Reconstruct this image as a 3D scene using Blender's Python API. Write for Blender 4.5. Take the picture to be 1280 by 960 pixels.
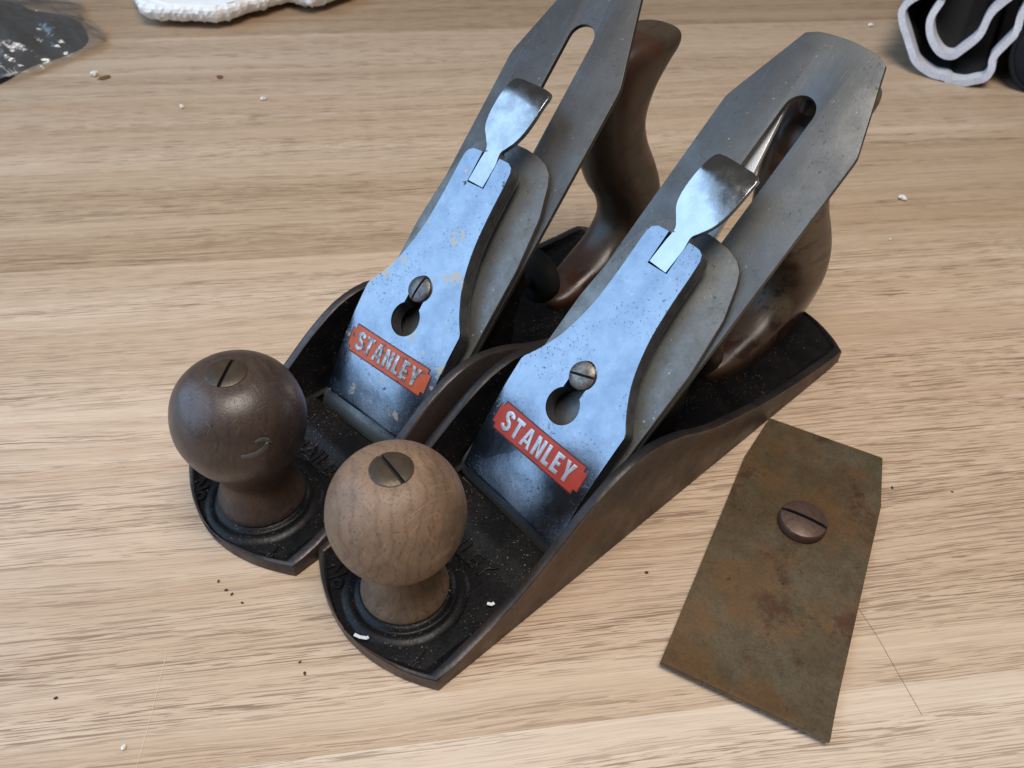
import bpy, bmesh, math, random
from mathutils import Vector, Matrix, noise
R = math.radians
for o in list(bpy.data.objects): bpy.data.objects.remove(o)
scn = bpy.context.scene
COL = scn.collection
MM = 0.001

# ------------------------------------------------------------------ camera
cam_d = bpy.data.cameras.new('camera'); cam = bpy.data.objects.new('camera', cam_d); COL.objects.link(cam)
PITCH, ROLL, HGT, FPX = 0.773641872, 0.037733834, 232.384, 1013.452
fwd = Vector((0, math.cos(PITCH), -math.sin(PITCH))); rgt = Vector((1, 0, 0)); upv = rgt.cross(fwd)
r2 = rgt*math.cos(ROLL) + upv*math.sin(ROLL); u2 = -rgt*math.sin(ROLL) + upv*math.cos(ROLL)
cam.matrix_world = Matrix(((r2.x, u2.x, -fwd.x, 0), (r2.y, u2.y, -fwd.y, 0), (r2.z, u2.z, -fwd.z, HGT*MM), (0, 0, 0, 1)))
cam_d.sensor_width = 36; cam_d.lens = FPX/1280*36
cam_d.clip_start = 0.01; cam_d.clip_end = 50
cam_d.dof.use_dof = True; cam_d.dof.focus_distance = 0.262; cam_d.dof.aperture_fstop = 24
scn.camera = cam

# ------------------------------------------------------------------ light
w = bpy.data.worlds.new('World'); scn.world = w; w.use_nodes = True
bg = w.node_tree.nodes['Background']; bg.inputs[0].default_value = (1.0, 0.955, 0.90, 1); bg.inputs[1].default_value = 0.10
def area(name, loc, target, sx, sy, power, col):
    l = bpy.data.lights.new(name, 'AREA'); l.shape = 'RECTANGLE'; l.size = sx; l.size_y = sy; l.energy = power; l.color = col
    o = bpy.data.objects.new(name, l); COL.objects.link(o); o.location = loc
    o.rotation_euler = (Vector(target)-Vector(loc)).to_track_quat('-Z', 'Y').to_euler()
    return o
area('window_light', (-1.22, 0.03, 0.76), (0.0, 0.2, 0.04), 1.8, 1.40, 24.0, (0.44, 0.68, 1.0))
area('ceiling_light', (0.08, -0.02, 1.20), (0.0, 0.20, 0.0), 0.6, 0.55, 15.5, (1.0, 0.92, 0.83))
vs = scn.view_settings
vs.view_transform = 'Standard'; vs.look = 'None'; vs.exposure = 0.0; vs.gamma = 1.0; vs.use_curve_mapping = False

# ------------------------------------------------------------------ node helpers
class Mat:
    def __init__(s, name):
        s.m = bpy.data.materials.new(name); s.m.use_nodes = True; s.t = s.m.node_tree
        s.b = s.t.nodes['Principled BSDF']; s.tc = s.n('ShaderNodeTexCoord')
    def n(s, typ, **kw):
        x = s.t.nodes.new(typ)
        for k, v in kw.items(): setattr(x, k, v)
        return x
    def L(s, a, b): s.t.links.new(a, b)
    def put(s, sock, v):
        if hasattr(v, 'is_linked') or isinstance(v, bpy.types.NodeSocket): s.L(v, sock)
        else: sock.default_value = v
    def coord(s, scale=(1, 1, 1), off=None, src='Object', rot=(0, 0, 0)):
        mp = s.n('ShaderNodeMapping'); s.L(s.tc.outputs[src], mp.inputs[0]); mp.inputs['Scale'].default_value = scale
        mp.inputs['Rotation'].default_value = rot
        if off is not None: s.put(mp.inputs['Location'], off)
        return mp.outputs[0]
    def noise(s, vec, scale=1, detail=4, rough=.55, dist=0):
        x = s.n('ShaderNodeTexNoise'); s.L(vec, x.inputs['Vector']); x.inputs['Scale'].default_value = scale
        x.inputs['Detail'].default_value = detail; x.inputs['Roughness'].default_value = rough; x.inputs['Distortion'].default_value = dist
        return x.outputs['Fac']
    def vor(s, vec, scale=1, feat='F1'):
        x = s.n('ShaderNodeTexVoronoi'); x.feature = feat; s.L(vec, x.inputs['Vector']); x.inputs['Scale'].default_value = scale
        return x.outputs['Distance']
    def ramp(s, fac, lo, hi, a=0., b=1.):
        x = s.n('ShaderNodeMapRange'); s.L(fac, x.inputs[0])
        for i, v in enumerate((lo, hi, a, b)): x.inputs[i+1].default_value = v
        return x.outputs[0]
    def mix(s, fac, a, b, mode='MIX'):
        x = s.n('ShaderNodeMix', data_type='RGBA', blend_type=mode)
        s.put(x.inputs[0], fac)
        for k, v in ((6, a), (7, b)):
            if isinstance(v, tuple): v = (*v[:3], 1)
            s.put(x.inputs[k], v)
        return x.outputs[2]
    def math(s, op, a, b=0., clamp=False):
        x = s.n('ShaderNodeMath', operation=op, use_clamp=clamp); s.put(x.inputs[0], a); s.put(x.inputs[1], b); return x.outputs[0]
    def bump(s, h, strength=.3, dist=.0003, prev=None):
        x = s.n('ShaderNodeBump'); s.L(h, x.inputs['Height']); x.inputs['Strength'].default_value = strength; x.inputs['Distance'].default_value = dist
        if prev is not None: s.L(prev, x.inputs['Normal'])
        s.L(x.outputs[0], s.b.inputs['Normal']); return x.outputs[0]
    def set(s, **kw):
        nm = dict(col='Base Color', rough='Roughness', metal='Metallic', spec='Specular IOR Level', coat='Coat Weight', coatr='Coat Roughness')
        for k, v in kw.items():
            if isinstance(v, tuple): v = (*v[:3], 1)
            s.put(s.b.inputs[nm[k]], v)
        return s

# ------------------------------------------------------------------ materials
def mat_table():
    m = Mat('laminate_oak')
    oi = m.n('ShaderNodeObjectInfo')
    off = m.n('ShaderNodeVectorMath', operation='SCALE'); off.inputs[0].default_value = (1.7, 0.9, 2.3); m.L(oi.outputs['Random'], off.inputs[3])
    base = m.n('ShaderNodeVectorMath', operation='ADD'); m.L(m.tc.outputs['Object'], base.inputs[0]); m.L(off.outputs[0], base.inputs[1])
    # wavy grain: shift across the grain by a slow noise
    def mp(scale, src):
        x = m.n('ShaderNodeMapping'); m.L(src, x.inputs[0]); x.inputs['Scale'].default_value = scale; return x.outputs[0]
    wob = m.noise(mp((4.5, 14, 1), base.outputs[0]), 1, 2)
    sh = m.math('MULTIPLY', m.math('SUBTRACT', wob, .5), .014)
    cx = m.n('ShaderNodeCombineXYZ'); m.L(sh, cx.inputs[1])
    g = m.n('ShaderNodeVectorMath', operation='ADD'); m.L(base.outputs[0], g.inputs[0]); m.L(cx.outputs[0], g.inputs[1]); g = g.outputs[0]
    broad = m.ramp(m.noise(mp((.8, 26, 1), g), 1, 3, .6), .36, .64)
    band = m.ramp(m.noise(mp((1.2, 210, 1), g), 1, 3, .6), .40, .64)
    fine = m.ramp(m.noise(mp((3.0, 1500, 1), g), 1, 2, .6), .48, .62)
    line = m.ramp(m.noise(mp((4.0, 1500, 1), m.coord((1, 1, 1), (.13, .41, 0))), 1, 2, .6), .55, .62)
    pore = m.noise(mp((46, 2100, 1), g), 1, 1, .5)
    pore2 = m.noise(mp((90, 2500, 1), m.coord((1, 1, 1), (.37, .21, 0))), 1, 1, .5)
    dens = m.ramp(m.noise(mp((2.4, 80, 1), g), 1, 3), .38, .60)
    pores = m.math('MULTIPLY', m.math('MAXIMUM', m.ramp(pore, .575, .61), m.math('MULTIPLY', m.ramp(pore2, .60, .63), .85)), m.ramp(dens, 0, 1, .22, 1))
    c = m.mix(broad, (.470, .340, .232), (.610, .482, .362))
    c = m.mix(m.math('MULTIPLY', band, .34), c, (.43, .295, .195))
    c = m.mix(m.math('MULTIPLY', fine, .26), c, (.74, .625, .495))
    c = m.mix(m.math('MULTIPLY', m.math('MULTIPLY', line, m.ramp(dens, 0, 1, .35, 1)), .50), c, (.33, .22, .145))
    c = m.mix(m.math('MULTIPLY', pores, .82), c, (.20, .122, .078))
    stain = m.ramp(m.noise(m.coord((14, 14, 14)), 1, 3), .55, .75)
    c = m.mix(m.math('MULTIPLY', stain, .12), c, (.36, .25, .15))
    c = m.mix(1.0, c, oi.outputs['Color'], 'MULTIPLY')
    m.set(col=c, rough=m.ramp(pores, 0, 1, .36, .55), spec=.45)
    m.bump(m.math('ADD', m.math('MULTIPLY', pores, -1), m.math('MULTIPLY', band, .25)), .35, .00012)
    return m.m

def mat_japan(name='black_japanning', dust=1.0):
    m = Mat(name); c0 = m.coord()
    lum = m.noise(c0, 110, 4); grain = m.noise(c0, 900, 3, .6)
    c = m.mix(m.ramp(lum, .4, .7), (.004, .004, .005), (.010, .009, .009))
    sp = m.math('MULTIPLY', m.ramp(m.noise(c0, 1500, 2, .5), .67, .72), m.ramp(m.noise(c0, 60, 3), .40, .58))
    sp2 = m.math('MULTIPLY', m.ramp(m.noise(m.coord((1, 1, 1), (.3, .2, .1)), 700, 2, .5), .735, .765), m.ramp(m.noise(c0, 40, 3), .42, .55))
    s = m.math('MULTIPLY', m.math('MAXIMUM', sp, sp2), .50*dust, True)
    film = m.math('MULTIPLY', m.ramp(m.noise(c0, 45, 5, .7), .5, .75), .03)
    c = m.mix(film, c, (.14, .105, .085))
    c = m.mix(s, c, (.42, .35, .28))
    m.set(col=c, rough=m.ramp(grain, .3, .7, .30, .48), spec=.20)
    m.bump(m.math('ADD', m.math('MULTIPLY', lum, .8), m.math('MULTIPLY', grain, .3)), .45, .0004)
    return m.m

def mat_iron(name, ca, cb, cr, rough=.55, metal=.35):
    m = Mat(name); c0 = m.coord()
    a = m.ramp(m.noise(c0, 70, 5, .65), .35, .65); b = m.ramp(m.noise(c0, 26, 5, .7), .45, .68); f = m.noise(c0, 700, 3)
    streak = m.noise(m.coord((40, 40, 260)), 1, 3)
    c = m.mix(a, ca, cb); c = m.mix(m.math('MULTIPLY', b, .7), c, cr); c = m.mix(m.math('MULTIPLY', m.ramp(f, .5, .75), .5), c, (.015, .012, .01))
    c = m.mix(m.math('MULTIPLY', m.ramp(streak, .5, .7), .25), c, (.03, .024, .02))
    m.set(col=c, rough=m.ramp(a, 0, 1, rough-.1, rough+.12), metal=metal, spec=.4)
    m.bump(m.math('ADD', f, m.math('MULTIPLY', a, .6)), .35, .0002)
    return m.m

def mat_steel(name, ca, cb, cdark, rough=.46, pit=.45, blue=None):
    m = Mat(name); c0 = m.coord()
    a = m.ramp(m.noise(c0, 90, 6, .7), .32, .68); b = m.ramp(m.noise(c0, 28, 5, .65), .38, .64); f = m.noise(c0, 1100, 3, .65)
    p = m.math('MULTIPLY', m.ramp(m.noise(c0, 800, 4, .6), .60, .68), m.ramp(m.noise(c0, 90, 4), .42, .58))
    c = m.mix(a, ca, cb); c = m.mix(m.math('MULTIPLY', b, .55), c, cdark)
    c = m.mix(m.math('MULTIPLY', p, pit), c, (.03, .028, .03))
    c = m.mix(m.math('MULTIPLY', m.ramp(f, .52, .72), .35), c, cdark)
    br = m.math('MULTIPLY', m.ramp(m.noise(m.coord((1, 1, 1), (.5, .2, .1)), 750, 2), .70, .74), m.ramp(m.noise(c0, 60, 3), .46, .6))
    c = m.mix(m.math('MULTIPLY', br, .6), c, (.62, .62, .62))
    scr = m.ramp(m.noise(m.coord((70, 1500, 70), rot=(0, 0, .5)), 1, 2), .66, .74)
    c = m.mix(m.math('MULTIPLY', scr, .07), c, (.5, .5, .52))
    m.set(col=c, rough=m.ramp(a, 0, 1, rough-.08, rough+.14), metal=.8, spec=.5)
    m.bump(m.math('ADD', m.math('MULTIPLY', f, .5), m.math('MULTIPLY', p, -1.2)), .35, .00015)
    return m.m

def mat_nickel(name, rust):
    m = Mat(name); c0 = m.coord()
    a = m.ramp(m.noise(c0, 60, 6, .7), .35, .66); f = m.noise(c0, 1300, 3, .65); fr = m.noise(c0, 420, 4, .7)
    p = m.math('MULTIPLY', m.ramp(m.noise(c0, 900, 4, .65), .60, .68), m.ramp(m.noise(c0, 55, 4), .44, .60))
    cl = m.ramp(m.noise(c0, 130, 5, .65), .40, .62)
    c = m.mix(a, (.17, .20, .245), (.24, .27, .315)); c = m.mix(m.math('MULTIPLY', cl, .30), c, (.34, .37, .41)); c = m.mix(m.math('MULTIPLY', m.ramp(fr, .58, .70), .25), c, (.40, .42, .45))
    c = m.mix(m.math('MULTIPLY', p, .75), c, (.05, .045, .045))
    if rust:
        q = m.ramp(m.noise(m.coord((1, 1, 1), (.31, .17, .05)), 120, 4, .55), .63, .66)
        c = m.mix(m.math('MULTIPLY', q, .85), c, (.36, .31, .25))
        q2 = m.ramp(m.noise(m.coord((1, 1, 1), (.11, .57, .25)), 260, 3, .55), .70, .73)
        c = m.mix(m.math('MULTIPLY', q2, .9), c, (.045, .03, .022))
        met = m.ramp(q, 0, 1, 1., .3)
        m.set(metal=met)
    else: m.set(metal=1.0)
    m.set(col=c, rough=m.math('ADD', m.ramp(a, 0, 1, .20, .28), m.math('MULTIPLY', p, .3)))
    m.bump(m.math('ADD', m.math('ADD', m.math('MULTIPLY', f, .22), m.math('MULTIPLY', fr, .5)), m.math('MULTIPLY', p, -1.)), .30, .00012, m.bump(m.noise(m.coord((90, 1500, 1500), rot=(0, R(45), 0)), 1, 2, .5), .10, .0001, m.bump(m.noise(c0, 75, 3, .5), .22, .0008)))
    return m.m

def mat_simple(name, col, rough=.5, metal=0., var=.25, scale=150, bump=.2, spec=.5, dark=None):
    m = Mat(name); c0 = m.coord()
    a = m.ramp(m.noise(c0, scale, 5, .65), .35, .65); f = m.noise(c0, scale*7, 3)
    dk = dark or tuple(x*(1-var*1.6) for x in col)
    c = m.mix(m.math('MULTIPLY', a, .8), col, dk)
    m.set(col=c, rough=m.ramp(a, 0, 1, max(rough-.08, .03), rough+.08), metal=metal, spec=spec)
    m.bump(f, bump, .0002)
    return m.m

def mat_knob(name, light, mid, dark, under, rough, gl):
    """turned wood: annual rings cut by the ball, fine pores, scratches and dirt"""
    m = Mat(name); c0 = m.coord()
    wob = m.noise(c0, 55, 3)
    x = m.n('ShaderNodeSeparateXYZ'); m.L(m.coord((1, 1, 1), rot=(.35, .12, .5)), x.inputs[0])
    d = m.math('ADD', x.outputs[0], m.math('MULTIPLY', wob, .016))
    ring = m.ramp(m.math('SINE', m.math('MULTIPLY', d, 1700.)), .45, 1.0)
    pore = m.ramp(m.noise(m.coord((1500, 1500, 190), rot=(.35, .12, .5)), 1, 2), .56, .70)
    blot = m.ramp(m.noise(c0, 70, 5, .65), .40, .66); blot2 = m.math('MULTIPLY', m.ramp(m.noise(m.coord((1, 1, 1), (.4, .3, .2)), 32, 5, .6), .45, .65), .8)
    scr = m.ramp(m.noise(m.coord((45, 1500, 260), rot=(.5, .9, .3)), 1, 1), .675, .70)
    scr2 = m.ramp(m.noise(m.coord((1500, 40, 260), rot=(.2, -.4, 1.1)), 1, 1), .685, .71)
    z = m.n('ShaderNodeSeparateXYZ'); m.L(m.tc.outputs['Object'], z.inputs[0])
    c = m.mix(blot, light, mid); c = m.mix(m.math('MULTIPLY', ring, .30), c, dark)
    c = m.mix(m.math('MULTIPLY', blot2, .75), c, dark); c = m.mix(m.math('MULTIPLY', pore, .45), c, tuple(v*.5 for v in dark))
    # the grip's lower side blends to a second colour within a height band, broken by noise
    lo = m.math('MULTIPLY', m.math('MULTIPLY', m.ramp(z.outputs[2], .036, .026), m.ramp(z.outputs[2], .012, .020)), m.ramp(m.noise(c0, 60, 4), .3, .6))
    c = m.mix(m.math('MULTIPLY', lo, .75), c, under)
    c = m.mix(m.math('MULTIPLY', m.math('MAXIMUM', scr, scr2), .13), c, tuple(min(1, v*1.9+.05) for v in light))
    m.set(col=c, rough=m.ramp(blot, 0, 1, rough-.07, rough+.1), spec=.45, coat=gl, coatr=.3)
    m.bump(m.math('ADD', m.math('MULTIPLY', pore, -.6), m.math('MULTIPLY', m.math('MAXIMUM', scr, scr2), -.7)), .4, .00022)
    return m.m

def mat_tote(name, gloss, k=1.):
    m = Mat(name); c0 = m.coord()
    gr = m.noise(m.coord((120, 900, 160), rot=(0, .9, 0)), 1, 4, .6)
    dash = m.ramp(m.noise(m.coord((85, 300, 300), rot=(0, .75, 0)), 1, 2), .57, .64)
    c = m.mix(m.ramp(gr, .35, .65), (.045, .026, .015), (.026, .015, .010))
    worn = m.ramp(m.noise(m.coord((1, 1, 1), (.03, .02, .01)), 24, 4, .6), .44, .52)
    wornc = m.mix(m.math('MULTIPLY', dash, .8), (.090*k, .064*k, .040*k), (.036, .020, .011))
    red = m.ramp(m.noise(c0, 60, 4), .4, .6)
    varn = m.mix(red, (.070, .020, .011), (.030, .012, .008))
    z = m.n('ShaderNodeSeparateXYZ'); m.L(m.tc.outputs['Object'], z.inputs[0])
    hi = m.math('ADD', m.ramp(z.outputs[2], .020, .032), m.math('MULTIPLY', m.math('SUBTRACT', worn, .5), .9), True)
    c = m.mix(hi, varn, m.mix(m.ramp(worn, 0, 1, .35, .95), c, wornc))
    m.set(col=c, rough=m.ramp(hi, 0, 1, .22, .50), spec=.42, coat=gloss, coatr=.25)
    m.bump(m.math('ADD', gr, m.math('MULTIPLY', dash, -.4)), .18, .0002)
    return m.m

def mat_rustplate():
    m = Mat('rusty_plate_steel'); c0 = m.coord()
    a = m.ramp(m.noise(c0, 30, 6, .7), .36, .64); b = m.ramp(m.noise(m.coord((1, 1, 1), (.2, .1, 0)), 30, 6, .70), .45, .56)
    r = m.ramp(m.noise(m.coord((1, 1, 1), (.77, .33, 0)), 40, 6, .75), .53, .62); f = m.noise(c0, 900, 3, .7)
    d = m.math('MULTIPLY', m.ramp(m.noise(m.coord((1, 1, 1), (.6, .1, 0)), 420, 3, .6), .64, .70), m.ramp(m.noise(c0, 50, 3), .44, .6))
    mot = m.ramp(m.noise(c0, 190, 6, .75), .42, .62); big = m.ramp(m.noise(m.coord((1, 1, 1), (.05, .4, 0)), 17, 4, .6), .42, .60)
    c = m.mix(a, (.165, .140, .098), (.122, .096, .058))
    c = m.mix(m.math('MULTIPLY', big, .6), c, (.095, .056, .020))
    c = m.mix(m.math('MULTIPLY', b, .85), c, (.125, .062, .021))
    c = m.mix(m.math('MULTIPLY', r, .8), c, (.070, .026, .012))
    c = m.mix(m.math('MULTIPLY', mot, .40), c, (.050, .036, .020))
    c = m.mix(m.math('MULTIPLY', m.ramp(f, .5, .72), .5), c, (.045, .032, .018))
    c = m.mix(m.math('MULTIPLY', d, .8), c, (.02, .013, .010))
    m.set(col=c, rough=m.ramp(b, 0, 1, .36, .58), metal=.3, spec=.5)
    m.bump(m.math('ADD', m.math('MULTIPLY', f, .6), m.math('MULTIPLY', r, .6)), .35, .0002)
    return m.m

def mat_enamel(name, col, chip):
    m = Mat(name); c0 = m.coord()
    a = m.ramp(m.noise(c0, 160, 4), .4, .65); ch = m.ramp(m.noise(c0, 300, 4, .65), .66-.08*chip, .70-.08*chip)
    c = m.mix(m.math('MULTIPLY', a, .5), col, tuple(v*.65 for v in col)); c = m.mix(m.math('MULTIPLY', ch, chip), c, (.07, .035, .025))
    m.set(col=c, rough=.42, spec=.4); m.bump(m.noise(c0, 700, 3), .3, .0001)
    return m.m

def mat_film():
    m = Mat('clear_plastic_film')
    m.t.nodes.remove(m.b)
    out = [n for n in m.t.nodes if n.type == 'OUTPUT_MATERIAL'][0]
    tr = m.n('ShaderNodeBsdfTransparent'); tr.inputs[0].default_value = (.90, .915, .93, 1)
    gl = m.n('ShaderNodeBsdfGlossy'); gl.inputs['Roughness'].default_value = .10; gl.inputs[0].default_value = (.9, .95, 1, 1)
    df = m.n('ShaderNodeBsdfDiffuse'); df.inputs[0].default_value = (.55, .57, .60, 1)
    lw = m.n('ShaderNodeLayerWeight'); lw.inputs[0].default_value = .22
    bp = m.n('ShaderNodeBump'); bp.inputs['Strength'].default_value = .45; bp.inputs['Distance'].default_value = .0015
    m.L(m.noise(m.coord(), 90, 4, .6, 1.), bp.inputs['Height'])
    for x in (gl, lw): m.L(bp.outputs[0], x.inputs['Normal'])
    m1 = m.n('ShaderNodeMixShader'); m1.inputs[0].default_value = .10; m.L(tr.outputs[0], m1.inputs[1]); m.L(df.outputs[0], m1.inputs[2])
    m2 = m.n('ShaderNodeMixShader'); m.L(m.math('ADD', m.math('MULTIPLY', lw.outputs['Fresnel'], 1.25), .05, True), m2.inputs[0]); m.L(m1.outputs[0], m2.inputs[1]); m.L(gl.outputs[0], m2.inputs[2])
    m.L(m2.outputs[0], out.inputs[0])
    return m.m

def mat_fabric(name, col, col2, scale=900):
    m = Mat(name); c0 = m.coord()
    f = m.noise(c0, scale, 2, .6); a = m.noise(c0, 60, 3)
    wv = m.vor(c0, scale*1.3)
    c = m.mix(m.ramp(f, .35, .65), col, col2); c = m.mix(m.math('MULTIPLY', m.ramp(a, .4, .7), .3), c, tuple(v*.5 for v in col))
    m.set(col=c, rough=.9, spec=.2); m.bump(wv, .6, .0004)
    return m.m

M = dict(
    table=mat_table(), japan=mat_japan(),
    iron_a=mat_iron('rusty_cast_iron', (.105, .072, .052), (.070, .052, .042), (.145, .076, .042), .52, .15),
    iron_b=mat_iron('dull_cast_iron', (.055, .042, .038), (.036, .030, .030), (.065, .040, .032), .45, .25),
    rim_a=mat_iron('worn_black_rim', (.030, .028, .031), (.014, .013, .014), (.075, .052, .040), .40, .45),
    edge=mat_iron('bare_iron_edge', (.075, .066, .068), (.048, .043, .046), (.05, .036, .033), .40, .6),
    blade_a=mat_steel('grey_tool_steel', (.135, .136, .134), (.106, .107, .107), (.068, .068, .068)),
    blade_b=mat_steel('brown_grey_tool_steel', (.122, .117, .112), (.094, .090, .086), (.058, .050, .045)),
    breaker=mat_steel('pitted_grey_steel', (.20, .203, .198), (.135, .138, .134), (.07, .07, .067), .48, .9),
    nickel_a=mat_nickel('worn_nickel_plate', False), nickel_b=mat_nickel('spotted_nickel_plate', True),
    casting=mat_simple('dark_casting_side', (.10, .10, .105), .5, .5, .4, 200),
    chrome=mat_simple('polished_lever_steel', (.42, .43, .44), .17, 1., .10, 120, .05),
    chrome_b=mat_simple('tarnished_lever_steel', (.38, .39, .40), .21, 1., .18, 160, .10),
    knob_a=mat_knob('worn_beech', (.235, .148, .092), (.180, .112, .070), (.062, .041, .029), (.28, .17, .09), .55, 0.),
    knob_b=mat_knob('dark_stained_beech', (.066, .042, .032), (.050, .033, .027), (.022, .016, .014), (.135, .062, .024), .40, .15),
    tote=mat_tote('varnished_handle_wood', .12, .55), tote_a=mat_tote('worn_handle_wood', .15, 1.35),
    brass=mat_simple('aged_brass', (.090, .066, .042), .45, .45, .35, 300, .25),
    slot=mat_simple('dark_slot', (.012, .010, .009), .8),  # near-black colour for screw slot faces and one adjusting wheel
    screw=mat_simple('dull_screw_steel', (.24, .21, .18), .42, .8, .5, 420, .5),
    screw_b=mat_simple('dark_screw_steel', (.16, .145, .14), .36, .8, .4, 420, .4),
    rustscrew=mat_iron('rusty_screw', (.115, .068, .052), (.085, .052, .042), (.15, .10, .08), .45, .4),
    rust=mat_rustplate(),
    red=mat_enamel('red_enamel', (.37, .044, .028), .25), orange=mat_enamel('chipped_orange_enamel', (.42, .075, .022), .85),
    outline=mat_simple('enamel_outline', (.07, .012, .01), .5),
    letter=mat_simple('worn_letter_metal', (.60, .62, .65), .38, .6, .2, 260, .35),
    letter_b=mat_simple('pitted_letter_metal', (.55, .57, .58), .38, .75, .55, 420, .6, dark=(.05, .03, .025)),
    foam=mat_simple('white_foam', (.86, .87, .88), .8, 0, .05, 400, .8, .2),
    film=mat_film(), blackstuff=mat_simple('black_rubber', (.012, .012, .014), .45, 0, .3, 90, .5),
    cloth=mat_fabric('charcoal_fabric', (.030, .031, .036), (.018, .018, .022)), 
    binding=mat_fabric('grey_binding_tape', (.62, .63, .68), (.46, .47, .52), 1100),
    blackcase=mat_fabric('black_nylon', (.012, .013, .017), (.020, .021, .026), 700),
    white=mat_simple('white_crumb', (.82, .80, .76), .7), brown=mat_simple('brown_flake', (.16, .075, .025), .7), 
    dark=mat_simple('dark_speck', (.03, .022, .018), .7), hair=mat_simple('brown_hair', (.10, .065, .04), .4), scratch=mat_simple('pale_fibre', (.85, .75, .6), .5),
    smear=mat_simple('grey_paint', (.115, .115, .11), .55, 0, .3, 300),
)

# ------------------------------------------------------------------ mesh helpers
def link(name, me, parent=None, mats=(), smooth=35):
    o = bpy.data.objects.new(name, me); COL.objects.link(o)
    if parent: o.parent = parent
    for mt in mats: me.materials.append(mt)
    if smooth:
        for p in me.polygons: p.use_smooth = True
        me.set_sharp_from_angle(angle=R(smooth))
    return o
def bm_obj(name, bm, parent=None, mats=(), smooth=35, recalc=True):
    if recalc: bmesh.ops.recalc_face_normals(bm, faces=bm.faces[:])
    for v in bm.verts: v.co *= MM
    me = bpy.data.meshes.new(name); bm.to_mesh(me); bm.free()
    return link(name, me, parent, mats, smooth)
def empty(name, loc, rz=0):
    o = bpy.data.objects.new(name, None); COL.objects.link(o); o.location = Vector(loc)*MM; o.rotation_euler = (0, 0, rz)
    o.empty_display_size = .02; return o
def tag(o, label, cat, group=None, kind=None):
    o['label'] = label; o['category'] = cat
    if group: o['group'] = group
    if kind: o['kind'] = kind
    return o
def lathe(bm, prof, n=64, c=(0, 0), mi=0, ax='z', rfun=None):
    rings = []
    for (r, z) in prof:
        ring = []
        for i in range(n):
            a = 2*math.pi*i/n; rr = r*(rfun(a, z) if rfun else 1)
            ring.append(bm.verts.new((c[0]+rr*math.cos(a), c[1]+rr*math.sin(a), z)))
        rings.append(ring)
    for a, b in zip(rings, rings[1:]):
        for i in range(n):
            f = bm.faces.new((a[i], a[(i+1) % n], b[(i+1) % n], b[i])); f.material_index = mi
    for ring, flip in ((rings[0], True), (rings[-1], False)):
        f = bm.faces.new(ring[::-1] if flip else ring); f.material_index = mi
    return rings
def plate(splines, h0, h1, bevel=.3, cuts_x=(), cuts_y=(), res=2):
    """filled 2D outline with holes, thickness h0..h1, rounded rims, cut across so it can be bent -> bmesh"""
    cu = bpy.data.curves.new('tmp', 'CURVE'); cu.dimensions = '2D'; cu.fill_mode = 'BOTH'
    for pts in splines:
        sp = cu.splines.new('POLY'); sp.points.add(len(pts)-1); sp.use_cyclic_u = True
        for p, q in zip(sp.points, pts): p.co = (q[0], q[1], 0, 1)
    t = (h1-h0)/2; cu.extrude = max(t-bevel, .001); cu.bevel_depth = bevel; cu.bevel_resolution = res; cu.offset = -bevel
    ob = bpy.data.objects.new('tmp', cu); COL.objects.link(ob)
    dg = bpy.context.evaluated_depsgraph_get(); me = bpy.data.meshes.new_from_object(ob.evaluated_get(dg))
    bpy.data.objects.remove(ob); bpy.data.curves.remove(cu)
    bm = bmesh.new(); bm.from_mesh(me); bpy.data.meshes.remove(me)
    bmesh.ops.remove_doubles(bm, verts=bm.verts[:], dist=1e-4)
    for v in bm.verts: v.co.z += (h0+h1)/2
    for xs, no in ((cuts_x, (1, 0, 0)), (cuts_y, (0, 1, 0))):
        for x in xs:
            bmesh.ops.bisect_plane(bm, geom=bm.verts[:]+bm.edges[:]+bm.faces[:], plane_co=(x*no[0], x*no[1], 0), plane_no=no, dist=1e-4)
    for f in bm.faces: f.material_index = 0
    return bm
def spline(pts, n=8, closed=False):
    """Catmull-Rom through the points"""
    out = []; N = len(pts); rng = range(N if closed else N-1)
    for i in rng:
        P = [Vector((*pts[(i+k) % N if closed else min(max(i+k, 0), N-1)], 0)[:3]) if len(pts[0]) == 2 else Vector(pts[(i+k) % N if closed else min(max(i+k, 0), N-1)]) for k in (-1, 0, 1, 2)]
        for j in range(n):
            t = j/n
            out.append(.5*((2*P[1])+(-P[0]+P[2])*t+(2*P[0]-5*P[1]+4*P[2]-P[3])*t*t+(-P[0]+3*P[1]-3*P[2]+P[3])*t**3))
    if not closed:
        l = pts[-1]; out.append(Vector((*l, 0)) if len(l) == 2 else Vector(l))
    return out
def lerp_tab(tab, x):
    tab = sorted(tab)
    if x <= tab[0][0]: return tab[0][1]
    for (a, b), (c, d) in zip(tab, tab[1:]):
        if x <= c: 
            t = (x-a)/(c-a); return b+(d-b)*t
    return tab[-1][1]
def smooth_tab(tab):
    tab = sorted(tab); xs = [p[0] for p in tab]
    def f(x):
        if x <= xs[0]: return tab[0][1]
        if x >= xs[-1]: return tab[-1][1]
        i = max(k for k in range(len(xs)) if xs[k] <= x); i = min(i, len(xs)-2)
        def sl(k):
            if k <= 0: return (tab[1][1]-tab[0][1])/(xs[1]-xs[0])
            if k >= len(xs)-1: return (tab[-1][1]-tab[-2][1])/(xs[-1]-xs[-2])
            return (tab[k+1][1]-tab[k-1][1])/(xs[k+1]-xs[k-1])
        h = xs[i+1]-xs[i]; t = (x-xs[i])/h
        return (2*t**3-3*t*t+1)*tab[i][1]+(t**3-2*t*t+t)*h*sl(i)+(-2*t**3+3*t*t)*tab[i+1][1]+(t**3-t*t)*h*sl(i+1)
    return f
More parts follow.
